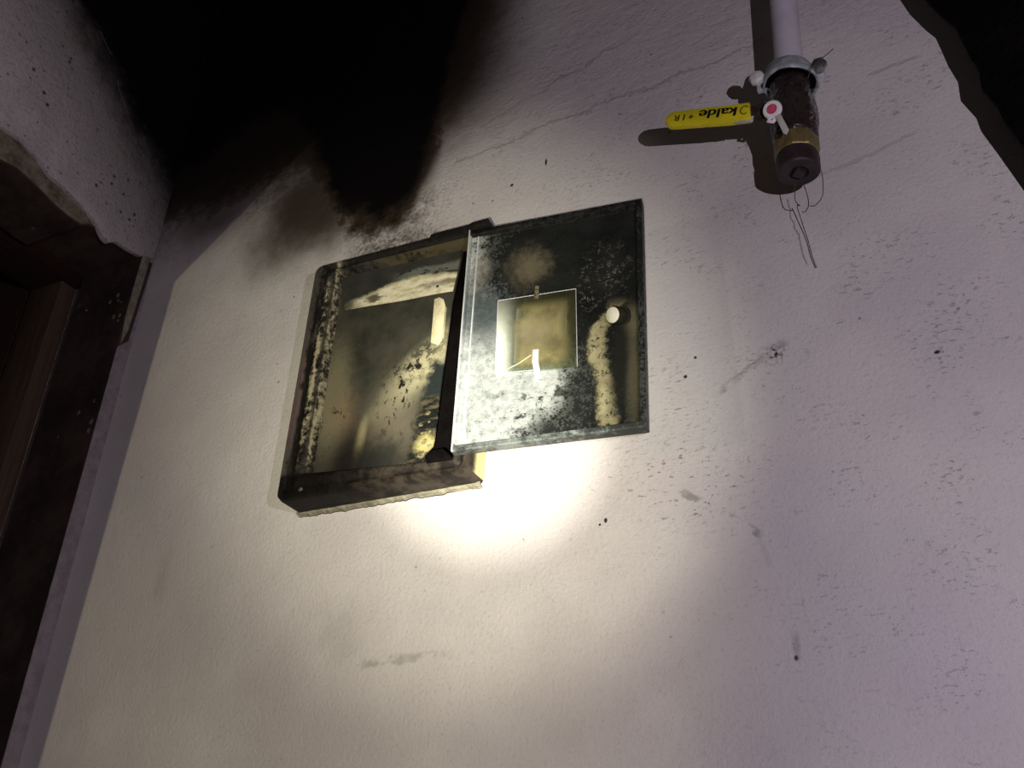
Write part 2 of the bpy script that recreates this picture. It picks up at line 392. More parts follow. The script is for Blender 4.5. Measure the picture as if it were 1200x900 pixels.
def mat_door():
    k = K('burnt galvanised steel door')
    u, v = k.x, k.z
    n1 = k.noise(22, 5, 0.6)
    n2 = k.noise(105, 5, 0.75, off=3)
    n3 = k.noise(330, 3, 0.7, off=6)
    w = (n1 - 0.5) * 1.0
    # soot thickness, lowered for glare painted at lower left: 0 bare zinc, 1 black
    grad = k.curve(u, 0.0, 0.24, [(0.0, 0.06), (0.06, 0.10), (0.10, 0.22), (0.14, 0.36), (0.24, 0.52)], 0.0, 1.0)
    up = k.sm(0.10, 0.27, v + (n1 - 0.5) * 0.06) * 0.75 * k.sm(-0.03, 0.12, u)
    s = k.sat(grad + up + (n1 - 0.5) * 0.35 - k.blob(u, v, 0.03, 0.10, 0.09, 0.11, 0.8, w) * 0.30)
    s = k.sat(s + k.blob(u, v, 0.09, 0.025, 0.09, 0.03, 0.8, w) * 0.12)
    grain = n2 * 0.55 + n3 * 0.45
    blackm = k.sm(-0.05, 0.07, s * 0.40 + 0.385 - grain)
    zinc = k.mix(k.sm(0.35, 0.65, n2), (0.44, 0.47, 0.47), (0.74, 0.77, 0.74))
    zinc = k.mix(k.sm(0.08, 0.36, s), zinc, (0.095, 0.10, 0.09))
    zinc = k.mix(k.blob(u, v, 0.03, 0.21, 0.04, 0.05, 0.8, w) * 0.9, zinc, (0.05, 0.07, 0.08))
    blk = k.mix(k.sm(0.3, 0.7, n1), (0.004, 0.0045, 0.0045), (0.014, 0.015, 0.014))
    c = k.mix(blackm, zinc, blk)
    # speckled pale ash
    ash = k.sm(0.53, 0.59, n2 * 0.6 + n3 * 0.4) * k.mx(k.mx(k.blob(u, v, 0.028, 0.238, 0.026, 0.022, 0.6, w), k.blob(u, v, 0.185, 0.245, 0.03, 0.035, 0.7, w) * 0.8),
                                       k.blob(u, v, 0.165, 0.222, 0.014, 0.03, 0.6, w) * 0.8)
    c = k.mix(ash * 0.45, c, (0.30, 0.29, 0.25))
    ol = k.mx(k.blob(u, v, 0.085, 0.267, 0.022, 0.024, 0.9, w * 1.6 + (n2 - 0.5) * 2.2) * 0.6, k.blob(u, v, 0.020, 0.272, 0.010, 0.022, 0.8, w * 1.5 + (n2 - 0.5) * 1.8) * 0.5)
    c = k.mix(ol, c, (0.20, 0.17, 0.105))
    # pale burnt streak under the lock
    cx = k.curve(v, 0.0, 0.24, [(0.0, 0.192), (0.03, 0.190), (0.08, 0.186), (0.12, 0.176), (0.16, 0.178), (0.19, 0.198), (0.24, 0.204)], 0.15, 0.22)
    st = (1.0 - k.sm(0.004, 0.014, k.m('ABSOLUTE', u - cx + (n1 - 0.5) * 0.012) + (n2 - 0.5) * 0.026)) * k.sm(0.012, 0.03, v) * (1.0 - k.sm(0.178, 0.205, v))
    c = k.mix(st * 0.9, c, k.mix(k.sm(0.53, 0.60, n2 * 0.7 + n3 * 0.3), k.mix(k.sm(0.35, 0.6, n1), (0.22, 0.19, 0.10), (0.40, 0.36, 0.21)), (0.014, 0.014, 0.010)))
    st2 = k.blob(u, v, 0.219, 0.09, 0.008, 0.07, 0.7, (n2 - 0.5) * 1.2) * 0.55 + k.blob(u, v, 0.219, 0.165, 0.010, 0.02, 0.7, w) * 0.5
    c = k.mix(k.sat(st2), c, (0.15, 0.135, 0.08))
    c = k.mix(k.blob(u, v, 0.203, 0.100, 0.010, 0.055, 0.7, w, -0.12) * 0.9, c, (0.016, 0.016, 0.012))
    # black spots in the lower half
    sp = k.sm(0.58, 0.64, k.noise(60, 4, 0.65, off=15)) * k.blob(u, v, 0.11, 0.055, 0.06, 0.045, 0.7, w)
    c = k.mix(sp * 0.85, c, (0.015, 0.015, 0.013))
    # edges: the rims are rubbed and sooted
    rr = k.sm(0.2265, 0.2285, u)
    c = k.mix(rr, c, k.mix(k.sm(0.50, 0.62, grain + k.sm(0.22, 0.05, v) * 0.05), (0.008, 0.009, 0.009), (0.075, 0.08, 0.077)))
    rt = k.sm(0.3275, 0.3290, v - 0.0283 * u)
    c = k.mix(rt, c, k.mix(k.sm(0.45, 0.6, grain), (0.006, 0.006, 0.0055), (0.03, 0.029, 0.025)))
    rb = 1.0 - k.sm(0.0150, 0.0175, v - 0.0283 * u)
    c = k.mix(rb, c, k.mix(k.sm(0.42, 0.6, n1 * 0.5 + n2 * 0.5 - u * 0.6 + 0.06), (0.032, 0.036, 0.033), (0.24, 0.26, 0.25)))
    metal = (1.0 - blackm) * 0.55 * (1.0 - k.sat(st + st2 + ol))
    rough = 0.46 + s * 0.1
    return k.done(c, rough, metal, n2 + n3 * 0.6 + blackm * 0.3, 0.0009, spec=0.25)


def mat_glass():
    k = K('sooted window glass')
    u, v = k.x, k.z
    n1 = k.noise(30, 5, 0.6)
    n2 = k.noise(120, 4, 0.6, off=4)
    g = k.sm(0.066, 0.084, u + (n1 - 0.5) * 0.03) * (1.0 - k.sm(0.128, 0.146, u + (n1 - 0.5) * 0.03)) * k.sm(0.108, 0.13, v + (n1 - 0.5) * 0.02) * (1.0 - k.sm(0.196, 0.214, v + (n1 - 0.5) * 0.02))
    haze = (1.0 - k.sm(0.048, 0.078, u + (n1 - 0.5) * 0.02)) * (1.0 - k.sm(0.15, 0.24, v) * 0.75)
    col = k.mix(k.sm(0.3, 0.7, n1), (0.11, 0.095, 0.045), (0.25, 0.215, 0.10))
    col = k.mix(k.blob(u, v, 0.085, 0.165, 0.03, 0.02, 0.9, n2 - 0.5) * 0.6, col, (0.22, 0.19, 0.12))
    col = k.mix(k.sm(0.64, 0.70, n2) * 0.5, col, (0.08, 0.07, 0.04))
    col = k.mix(haze, col, (0.85, 0.88, 0.80))
    mat = k.done(col, 0.35, 0.0, n2, 0.0003, spec=0.5)
    tr = k.t.nodes.new('ShaderNodeBsdfTransparent')
    tr.inputs[0].default_value = (0.86, 0.92, 0.88, 1)
    gl = k.t.nodes.new('ShaderNodeBsdfGlossy')
    gl.inputs['Roughness'].default_value = 0.12
    gl.inputs[0].default_value = (0.9, 0.95, 0.9, 1)
    m1 = k.t.nodes.new('ShaderNodeMixShader')
    m1.inputs[0].default_value = 0.07
    k.t.links.new(tr.outputs[0], m1.inputs[1])
    k.t.links.new(gl.outputs[0], m1.inputs[2])
    m2 = k.t.nodes.new('ShaderNodeMixShader')
    k.put(m2.inputs[0], k.sat(g * 0.88 + haze * 0.62 + 0.10))
    k.t.links.new(m1.outputs[0], m2.inputs[1])
    k.t.links.new(k.b.outputs[0], m2.inputs[2])
    out = next(n for n in k.t.nodes if n.type == 'OUTPUT_MATERIAL')
    k.t.links.new(m2.outputs[0], out.inputs[0])
    return mat


M = dict(
    wall=mat_wall(), lintel=mat_lintel(), case=mat_case(), panel=mat_panel(), flap=mat_flap(), door=mat_door(), glass=mat_glass(),
    core=mat_simple('bare brown concrete', (0.10, 0.085, 0.055), (0.30, 0.26, 0.19), 25, 0.95, dist=0.006, spec=0.1, fleck=((0.45, 0.42, 0.36), 0.6)),
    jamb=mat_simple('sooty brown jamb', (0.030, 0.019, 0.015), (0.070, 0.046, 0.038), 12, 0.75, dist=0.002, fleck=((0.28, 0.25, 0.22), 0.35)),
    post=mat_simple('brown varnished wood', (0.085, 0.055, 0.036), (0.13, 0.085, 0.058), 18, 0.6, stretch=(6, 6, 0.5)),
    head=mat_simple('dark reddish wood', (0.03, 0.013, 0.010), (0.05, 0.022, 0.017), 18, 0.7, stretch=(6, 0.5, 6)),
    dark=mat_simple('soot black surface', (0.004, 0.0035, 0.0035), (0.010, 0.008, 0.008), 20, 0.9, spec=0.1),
    floor=mat_simple('grey concrete floor', (0.10, 0.095, 0.09), (0.18, 0.17, 0.16), 6, 0.9),
    tab=mat_simple('pale cream enamel', (0.62, 0.55, 0.33), (0.80, 0.72, 0.48), 60, 0.55),
    inner=mat_simple('charred and shaded black', (0.0025, 0.002, 0.002), (0.005, 0.004, 0.004), 40, 0.95, spec=0.03),  # burnt cabinet inside, and shadow painted into the clamp hollow
    residue=mat_simple('melted burnt plastic', (0.02, 0.018, 0.015), (0.34, 0.29, 0.16), 90, 0.6, dist=0.002),
    zincw=mat_simple('pale zinc and glass glint', (0.62, 0.62, 0.64), (0.78, 0.78, 0.80), 60, 0.4, 0.3),
    knob=mat_simple('pale lock face', (0.66, 0.63, 0.52), (0.78, 0.75, 0.64), 70, 0.5),
    knobd=mat_simple('dark lock barrel', (0.010, 0.009, 0.005), (0.022, 0.020, 0.010), 70, 0.6),
    screw=mat_simple('dull steel screw', (0.12, 0.10, 0.095), (0.22, 0.20, 0.19), 70, 0.4, 0.5),
    mortar=mat_simple('ragged plaster', (0.17, 0.155, 0.115), (0.32, 0.295, 0.225), 60, 0.95, dist=0.002, spec=0.1),
    retn=mat_simple('darkened plaster edge', (0.24, 0.21, 0.22), (0.34, 0.30, 0.31), 60, 0.95, dist=0.002, spec=0.1),  # plaster darkened to offset the stronger light on this face
    pipe=mat_simple('off white plastic pipe', (0.52, 0.48, 0.56), (0.62, 0.57, 0.64), 15, 0.5),
    ring=mat_simple('dirty zinc clamp', (0.30, 0.33, 0.35), (0.58, 0.61, 0.62), 55, 0.5, 0.15, dist=0.001),
    bolt=mat_simple('pale zinc bolt', (0.60, 0.60, 0.58), (0.75, 0.74, 0.70), 60, 0.5, 0.1),
    shiny=mat_simple('wet dark bolt', (0.16, 0.14, 0.15), (0.40, 0.37, 0.38), 60, 0.10, 0.8, dist=0.001),
    film=mat_simple('brown tape under clear film', (0.016, 0.009, 0.009), (0.042, 0.026, 0.024), 24, 0.10, 0.0, dist=0.004, spec=1.0),
    brass=mat_simple('dull brass', (0.20, 0.15, 0.06), (0.34, 0.27, 0.12), 50, 0.45, 0.6),
    black=mat_simple('black plastic cap', (0.018, 0.012, 0.013), (0.045, 0.032, 0.036), 40, 0.5),
    lever=mat_simple('rusty lever steel', (0.035, 0.026, 0.022), (0.09, 0.07, 0.06), 50, 0.5, 0.4),
    pale=mat_simple('bare pale lever steel', (0.45, 0.42, 0.38), (0.65, 0.61, 0.56), 70, 0.5, 0.2),
    grip=mat_simple('yellow plastic grip', (0.62, 0.53, 0.015), (0.78, 0.66, 0.02), 30, 0.45, dist=0.0004),
    ink=mat_simple('black ink', (0.012, 0.012, 0.008), (0.02, 0.02, 0.014), 50, 0.6),
    inkd=mat_simple('faded dark ink', (0.10, 0.085, 0.01), (0.16, 0.13, 0.015), 90, 0.6),
    white=mat_simple('white plastic', (0.74, 0.70, 0.70), (0.84, 0.80, 0.80), 40, 0.4),
    tail=mat_simple('greyish plastic', (0.50, 0.48, 0.42), (0.62, 0.60, 0.54), 60, 0.5),
    red=mat_simple('red sticker', (0.50, 0.05, 0.11), (0.66, 0.11, 0.18), 110, 0.45),
    sheet=mat_simple('charred black sheet', (0.0016, 0.0013, 0.0015), (0.0045, 0.0035, 0.004), 18, 0.8, dist=0.006, spec=0.06),
    thread=mat_simple('dark thread', (0.04, 0.03, 0.03), (0.09, 0.07, 0.07), 60, 0.8),
    black_metal=mat_simple('black painted metal', (0.010, 0.010, 0.010), (0.018, 0.018, 0.018), 60, 0.7),
)


def mat_clear():
    k = K('clear crumpled film')
    mat = k.done((0.02, 0.015, 0.015), 0.12)
    tr = k.t.nodes.new('ShaderNodeBsdfTransparent')
    gl = k.t.nodes.new('ShaderNodeBsdfGlossy')
    gl.inputs['Roughness'].default_value = 0.16
    mx = k.t.nodes.new('ShaderNodeMixShader')
    mx.inputs[0].default_value = 0.16
    k.t.links.new(tr.outputs[0], mx.inputs[1])
    k.t.links.new(gl.outputs[0], mx.inputs[2])
    out = next(n for n in k.t.nodes if n.type == 'OUTPUT_MATERIAL')
    k.t.links.new(mx.outputs[0], out.inputs[0])
    return mat


M['clear'] = mat_clear()

# ------------------------------------------------------------------ mesh helpers
def link(name, me, mat, parent=None, smooth=None):
    o = bpy.data.objects.new(name, me)
    COL.objects.link(o)
    if mat:
        me.materials.append(mat)
    if parent:
        o.parent = parent
    if smooth:
        me.shade_smooth()
        me.set_sharp_from_angle(angle=math.radians(smooth))
    return o


def build(name, bm, mat, parent=None, smooth=None, bevel=None):
    bmesh.ops.recalc_face_normals(bm, faces=bm.faces)
    if bevel:
        es = [e for e in bm.edges if len(e.link_faces) == 2 and e.calc_face_angle() > 0.5]
        bmesh.ops.bevel(bm, geom=es, offset=bevel, segments=2, profile=0.5, affect='EDGES', clamp_overlap=True)
        smooth = smooth or 40
    me = bpy.data.meshes.new(name)
    bm.to_mesh(me)
    bm.free()
    return link(name, me, mat, parent, smooth)


def prism(bm, pts, a, b, f):
    """polygon pts (p, q) swept from a to b; f(p, q, w) gives the point"""
    A = [bm.verts.new(f(p, q, a)) for p, q in pts]
    B = [bm.verts.new(f(p, q, b)) for p, q in pts]
    n = len(pts)
    bm.faces.new(A)
    bm.faces.new(B[::-1])
    for i in range(n):
        bm.faces.new((A[i], A[(i + 1) % n], B[(i + 1) % n], B[i]))


def xz(p, q, w): return (p, -w, q)      # outline in the wall's plane, w = distance off the wall
def yz(p, q, w): return (w, p, q)
def xy(p, q, w): return (p, q, w)


def box(bm, x0, x1, y0, y1, z0, z1):
    prism(bm, [(x0, y0), (x1, y0), (x1, y1), (x0, y1)], z0, z1, xy)


def loft(bm, loops, cap0=True, cap1=True):
    L = [[bm.verts.new(p) for p in l] for l in loops]
    n = len(L[0])
    for a, b in zip(L, L[1:]):
        for i in range(n):
            bm.faces.new((a[i], a[(i + 1) % n], b[(i + 1) % n], b[i]))
    if cap0: bm.faces.new(L[0][::-1])
    if cap1: bm.faces.new(L[-1])


def lathe(bm, prof, base, axis, n=32, sides=None):
    """prof: (radius, height along axis)"""
    axis = Vector(axis).normalized()
    q = axis.to_track_quat('Z', 'Y')
    loops = []
    for r, h in prof:
        loops.append([Vector(base) + q @ Vector((r * math.cos(2 * math.pi * i / n), r * math.sin(2 * math.pi * i / n), h)) for i in range(n)])
    loft(bm, loops)


def tube(bm, path, r, n=8):
    path = [Vector(p) for p in path]
    loops = []
    for i, p in enumerate(path):
        t = (path[min(i + 1, len(path) - 1)] - path[max(i - 1, 0)]).normalized()
        a = t.orthogonal().normalized() if i == 0 else (a - t * a.dot(t)).normalized()
        b = t.cross(a)
        rr = r[i] if isinstance(r, (list, tuple)) else r
        loops.append([p + (a * math.cos(2 * math.pi * j / n) + b * math.sin(2 * math.pi * j / n)) * rr for j in range(n)])
    loft(bm, loops)


def empty(name, loc):
    o = bpy.data.objects.new(name, None)
    COL.objects.link(o)
    o.location = loc
    o.empty_display_size = 0.02
    return o


def tag(o, label=None, cat=None, group=None, kind=None):
    if label: o['label'] = label
    if cat: o['category'] = cat
    if group: o['group'] = group
    if kind: o['kind'] = kind
    return o


# ------------------------------------------------------------------ the setting
XL = -1.2716
bm = bmesh.new()
nx, nz = 160, 120
X0, X1, Z0, Z1 = -2.75, 1.2, -1.3, 2.7
g = [[None] * (nx + 1) for _ in range(nz + 1)]
for j in range(nz + 1):
    for i in range(nx + 1):
        x = X0 + (X1 - X0) * i / nx
        z = Z0 + (Z1 - Z0) * j / nz
        d = 0.0022 * mnoise.noise(Vector((x * 4.0, 3.1, z * 4.0))) + 0.0012 * mnoise.noise(Vector((x * 13, 7.7, z * 13)))
        d *= min(1.0, max(0.0, (z - 0.25) / 0.8) + 0.35)
        g[j][i] = bm.verts.new((x, max(d, -0.002), z))
for j in range(nz):
    for i in range(nx):
        bm.faces.new((g[j][i], g[j][i + 1], g[j + 1][i + 1], g[j + 1][i]))
bk = [bm.verts.new((x, 0.2, z)) for x, z in ((X0, Z0), (X1, Z0), (X1, Z1), (X0, Z1))]
bm.faces.new(bk[::-1])
ring = [g[0][i] for i in range(nx + 1)], [g[j][nx] for j in range(nz + 1)], [g[nz][i] for i in range(nx, -1, -1)], [g[j][0] for j in range(nz, -1, -1)]
for q, r in enumerate(ring):
    bm.faces.new([bk[(q + 1) % 4], bk[q]] + r)
wall = build('wall_back', bm, M['wall'], smooth=50)
tag(wall, 'white plastered wall with a black soot plume above the cabinet', kind='structure')

bm = bmesh.new()
box(bm, -2.75, 1.2, -2.2, 0.2, -1.34, -1.30)
tag(build('floor', bm, M['floor']), 'bare grey concrete floor', kind='structure')

# left wall: sooty concrete core over the doorway, a plaster coat with a broken lower edge, the jamb beside the back wall
bm = bmesh.new()
core_edge = [(-2.0, 1.045), (-0.60, 1.042), (-0.40, 1.046), (-0.3111, 1.040), (-0.2816, 1.0468), (-0.2474, 1.0428), (-0.2014, 1.0335), (-0.1747, 1.0316), (-0.1482, 1.0333), (-0.1339, 1.044),
             (-0.1068, 1.0475), (-0.0874, 1.047), (-0.0504, 1.0525), (-0.0235, 1.052), (0.0, 1.052)]
prism(bm, core_edge + [(0.0, 2.7), (-2.0, 2.7)], -1.4116, XL - 0.012, yz)
left = build('wall_left', bm, M['core'])
tag(left, 'left wall with broken plaster over a dark doorway', kind='structure')
bm = bmesh.new()
prism(bm, core_edge + [(y, z - 0.004) for y, z in core_edge[::-1]], -1.4116, XL - 0.0125, yz)
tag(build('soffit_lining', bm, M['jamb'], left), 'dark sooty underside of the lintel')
bm = bmesh.new()
skin = [(-2.0, 1.08), (-0.60, 1.078), (-0.42, 1.088), (-0.3362, 1.0836), (-0.2898, 1.0884), (-0.2600, 1.0790), (-0.2321, 1.0666), (-0.2050, 1.0650), (-0.1865, 1.0613), (-0.1583, 1.0578), (-0.1265, 1.0453), (-0.1083, 1.0297),
        (-0.0962, 1.0275), (-0.0880, 1.0350), (-0.0809, 1.0401), (-0.0579, 1.0417), (-0.0271, 1.0465), (0.0, 1.060)]
prism(bm, skin + [(0.0, 2.7), (-2.0, 2.7)], XL - 0.012, XL, yz)
tag(build('plaster_coat', bm, M['lintel'], left, bevel=0.0015), 'pale speckled plaster coat with a broken lower edge')
bm = bmesh.new()
box(bm, -1.4116, XL, -0.0262, 0.0, -1.3, 1.0475)
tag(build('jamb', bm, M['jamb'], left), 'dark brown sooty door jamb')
bm = bmesh.new()
prism(bm, [(-0.0262, -1.3), (-0.0262, 0.86), (-0.0221, 0.8655), (-0.0080, 0.882), (-0.0029, 1.0078), (-0.0020, 1.052), (0.0, 1.052), (0.0, -1.3)], XL, XL + 0.0015, yz)
build('plaster_return', bm, M['retn'], left)
bm = bmesh.new()
prism(bm, [(-0.0265, 1.048), (-0.0100, 1.054), (-0.0110, 1.0078), (-0.0150, 0.900), (-0.0225, 0.8685), (-0.0275, 0.9202), (-0.0272, 0.99)], XL, XL + 0.003, yz)
tag(build('plaster_chip', bm, M['mortar'], left, bevel=0.001), 'pale loose sliver of plaster beside the jamb')
rnd = random.Random(7)
bm = bmesh.new()
for i in range(13):     # small flakes of plaster clinging to the jamb
    cx, cz, r = -1.282 - rnd.random() ** 1.5 * 0.10, 1.03 - rnd.random() * 0.46, 0.0016 + 0.0028 * rnd.random() ** 2
    a0 = rnd.random() * 6
    prism(bm, [(cx + r * (0.6 + 0.6 * rnd.random()) * math.cos(a0 + t), cz + 1.6 * r * (0.6 + 0.6 * rnd.random()) * math.sin(a0 + t)) for t in (0, 1.2, 2.5, 3.7, 5.0)], 0.0258, 0.0275, xz)
tag(build('plaster_flakes', bm, M['core'], left), kind='stuff')

door1 = empty('door_1', (-1.5, -0.02, -1.3))
tag(door1, 'dark wooden door frame and door in the sooty doorway', kind='structure')
bm = bmesh.new()
box(bm, -1.541, -1.458, -0.034, 0.0, -1.3, 1.043)
o = build('frame_post', bm, M['post'], door1, bevel=0.002)
bm = bmesh.new()
box(bm, -1.541, -1.4126, -2.0, 0.0, 1.043, 1.075)
p2 = build('frame_head', bm, M['head'], door1, bevel=0.002)
bm = bmesh.new()
box(bm, -2.35, -1.556, -0.028, -0.004, -1.3, 1.30)
p3 = build('door_leaf', bm, M['head'], door1, bevel=0.002)
for q in (o, p2, p3):
    q.data.transform(Matrix.Translation((1.5, 0.02, 1.3)))
bm = bmesh.new()
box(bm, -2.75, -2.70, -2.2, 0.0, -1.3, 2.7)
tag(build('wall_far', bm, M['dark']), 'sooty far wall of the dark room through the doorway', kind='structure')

# ------------------------------------------------------------------ the burnt cabinet
W, H = 0.2821, 0.3727
cab = empty('meter_cabinet', (-0.8535, -0.004, 0.510))
cab.rotation_euler = (0, 0, 0.0285)
tag(cab, 'burnt open metal meter cabinet fixed to the white wall, its glazed door swung right', 'cabinet')


def rloop(l, b, r, t, rad, w, lb=None, bl=None, br=None, tl=None, tr=None):
    """rounded rectangle at distance w; bl/br/tl/tr are heights of the corners when the edges slope"""
    cs = ((l, bl if bl is not None else b), (r, br if br is not None else b), (r, tr if tr is not None else t), (l, tl if tl is not None else t))
    out = []
    for (cx, cz), (sx, sz), a0 in zip(cs, ((1, 1), (-1, 1), (-1, -1), (1, -1)), (180, 270, 0, 90)):
        for s in range(6):
            a = math.radians(a0 + s * 18)
            out.append((cx + sx * rad + rad * math.cos(a), -w, cz + sz * rad + rad * math.sin(a)))
    return out


def frame_loop(f, w, rad):
    """f = 0 outer edge, 1 inner edge of the front frame"""
    return rloop(0.045 * f, 0, W - 0.024 * f, 0, rad, w, bl=0.036 * f, br=0.020 * f, tl=H - 0.022 * f, tr=H - 0.028 * f)


bm = bmesh.new()
FR = [(0.0, 0.004, 0.010), (0.0, 0.040, 0.010), (0.03, 0.0470, 0.010), (0.10, 0.0500, 0.009), (0.24, 0.0505, 0.007), (0.30, 0.0475, 0.006), (0.46, 0.0465, 0.005), (0.54, 0.0490, 0.005), (0.72, 0.0515, 0.004),
      (0.84, 0.0505, 0.003), (0.93, 0.0460, 0.002), (1.0, 0.0330, 0.001)]
loft(bm, [frame_loop(f, w, r) for f, w, r in FR], cap0=True, cap1=False)
build('casing', bm, M['case'], cab, smooth=35)
bm = bmesh.new()
prism(bm, [(0.004, 0.004), (W - 0.004, 0.004), (W - 0.004, H - 0.004), (0.004, H - 0.004)], 0.005, 0.008, xz)
build('back_plate', bm, M['inner'], cab)
bm = bmesh.new()
rt = [(0.2440, 0.366), (0.2415, 0.334), (0.2325, 0.266), (0.2270, 0.150), (0.2240, 0.058), (0.2225, 0.049), (0.2150, 0.041), (0.2170, 0.034), (0.2240, 0.026)]
prism(bm, [(0.030, 0.014), (0.2240, 0.010)] + rt[::-1] + [(0.030, 0.366)], 0.0325, 0.0350, xz)
build('cover_panel', bm, M['panel'], cab)
# flap: a plate bowed forward at its lower edge
bm = bmesh.new()
rows = []
for i in range(17):
    s = i / 16
    ub, vb = 0.0601 + (0.2352 - 0.0601) * s, 0.2878 + (0.2761 - 0.2878) * s
    ut, vt = 0.036 + (0.2435 - 0.036) * s, 0.362
    col = []
    for j in range(9):
        t = j / 8
        wv = 0.0368 + 0.0038 * (1 - t) ** 2 + 0.0008 * math.sin(s * 9) * (1 - t)
        col.append((ub + (ut - ub) * t, vb + (vt - vb) * t, wv))
    rows.append(col)
F_ = [[bm.verts.new((u, -w, v)) for u, v, w in c] for c in rows]
B_ = [[bm.verts.new((u, -w + 0.0012, v)) for u, v, w in c] for c in rows]
for i in range(16):
    for j in range(8):
        bm.faces.new((F_[i][j], F_[i + 1][j], F_[i + 1][j + 1], F_[i][j + 1]))
        bm.faces.new((B_[i][j], B_[i][j + 1], B_[i + 1][j + 1], B_[i + 1][j]))
    bm.faces.new((F_[i][0], B_[i][0], B_[i + 1][0], F_[i + 1][0]))
    bm.faces.new((F_[i][8], F_[i + 1][8], B_[i + 1][8], B_[i][8]))
for j in range(8):
    bm.faces.new((F_[0][j], F_[0][j + 1], B_[0][j + 1], B_[0][j]))
    bm.faces.new((F_[16][j], B_[16][j], B_[16][j + 1], F_[16][j + 1]))
build('cover_flap', bm, M['flap'], cab, smooth=40)
bm = bmesh.new()
prism(bm, [(0.2085, 0.2000), (0.2205, 0.1935), (0.2255, 0.2010), (0.2255, 0.255), (0.2220, 0.2660), (0.2150, 0.2710), (0.2075, 0.2695)], 0.0395, 0.0410, xz)
prism(bm, [(0.2230, 0.206), (0.2252, 0.206), (0.2252, 0.255), (0.2230, 0.255)], 0.0350, 0.0398, xz)
tag(build('catch_tab', bm, M['tab'], cab, bevel=0.0005), 'pale cream bent tab beside the gap')
# the gap's dark right side is the return of the frame
bm = bmesh.new()
prism(bm, [(0.2575, 0.012), (0.2605, 0.012), (0.2605, 0.36), (0.2575, 0.36)], 0.008, 0.0330, xz)
build('inner_side', bm, M['inner'], cab)
# melted residue in the burnt corner
bm = bmesh.new()
rnd = random.Random(11)
for i in range(22):
    s_, t_ = rnd.random(), rnd.random()
    u, v = 0.197 + 0.028 * s_, 0.036 + 0.034 * t_ + (0.08 * rnd.random() if rnd.random() < 0.3 else 0)
    if u > 0.219: continue
    r = 0.0012 + 0.0026 * rnd.random()
    mt = Matrix.Translation((u, -0.0350, v)) @ Matrix.Diagonal((1.5 * r, 0.8 * r, r, 1))
    ret = bmesh.ops.create_icosphere(bm, subdivisions=2, radius=1.0, matrix=mt)
    for vv in ret['verts']:
        vv.co += Vector((mnoise.noise(vv.co * 700), mnoise.noise(vv.co * 700 + Vector((3, 3, 3))), mnoise.noise(vv.co * 700 + Vector((7, 1, 5))))) * r * 0.6
tag(build('melted_residue', bm, M['residue'], cab, smooth=60), 'lumpy melted residue in the lower right corner', kind='stuff')
for u, v in ((0.040, 0.010),):
    bm = bmesh.new()
    lathe(bm, [(0.0, 0.0), (0.0032, 0.0), (0.0030, 0.0010), (0.0018, 0.0016), (0.0, 0.0017)], (u, -0.0493, v), (0, -1, 0), 14)
    build('screw', bm, M['screw'], cab, smooth=40)
bm = bmesh.new()
prism(bm, [(0.2230, 0.0270), (0.2290, 0.0330), (0.2480, 0.0330), (0.2600, 0.0210), (0.2600, 0.0160), (0.2270, 0.0160)], 0.0480, 0.0525, xz)  # black piece spreading the gap's foot over the bottom rail
tag(build('gap_foot', bm, M['inner'], cab, bevel=0.0008), 'small black piece at the foot of the gap')
# strip bent up on the top edge, where the door's hinge sits
bm = bmesh.new()
prism(bm, [(0.196, 0.3660), (0.288, 0.3665), (0.288, 0.3758), (0.262, 0.3762), (0.258, 0.3738), (0.198, 0.3745)], 0.030, 0.0525, xz)
build('top_strip', bm, M['case'], cab, bevel=0.0012)

# the open door: pan shaped, its inside facing the room
ANG = 0.1761
DOFF = Vector((-0.5825, -0.068, 0.5218))
door = None
inv = (Matrix.Translation(cab.location) @ Matrix.Rotation(0.0285, 4, 'Z')).inverted()
DM = inv @ Matrix.Translation(DOFF) @ Matrix.Rotation(ANG, 4, 'Z')


def dxz(p, q, w): return (p, -w, q + 0.0283 * p)       # the door has racked a little: its edges rise to the right


def drect(l, b, r, t, w): return [dxz(l, b, w), dxz(r, b, w), dxz(r, t, w), dxz(l, t, w)]


bm = bmesh.new()
DW, DH, DB = 0.2355, 0.3370, 0.0065
a = [bm.verts.new(p) for p in drect(0, DB, DW, DH, -0.017)]            # back outer
b = [bm.verts.new(p) for p in drect(0, DB, DW, DH, -0.0010)]           # front outer
c = [bm.verts.new(p) for p in drect(0.0006, DB + 0.0012, DW - 0.0012, DH - 0.0008, 0.0)]
d = [bm.verts.new(p) for p in drect(0.0030, DB + 0.0075, DW - 0.0068, DH - 0.0072, 0.0)]
e = [bm.verts.new(p) for p in drect(0.0036, DB + 0.0110, DW - 0.0075, DH - 0.0085, -0.0115)]
f = [bm.verts.new(p) for p in drect(0.066, 0.120, 0.137, 0.206, -0.0115)]
h_ = [bm.verts.new(p) for p in drect(0.066, 0.120, 0.137, 0.206, -0.017)]
# the left edge has no rim: bring its inner loop forward to a low fold
for v, w in ((d[0], -0.0045), (d[3], -0.0045), (c[0], -0.0045), (c[3], -0.0045), (b[0], -0.0055), (b[3], -0.0055)):
    v.co.y = -w
for L1, L2 in ((a, b), (b, c), (c, d), (d, e), (e, f), (f, h_), (h_, a)):
    for i in range(4):
        bm.faces.new((L1[i], L1[(i + 1) % 4], L2[(i + 1) % 4], L2[i]))
door = build('cabinet_door', bm, M['door'], cab, bevel=0.0007)
door.matrix_local = DM
tag(door, 'burnt galvanised steel door swung open with a small glazed window')
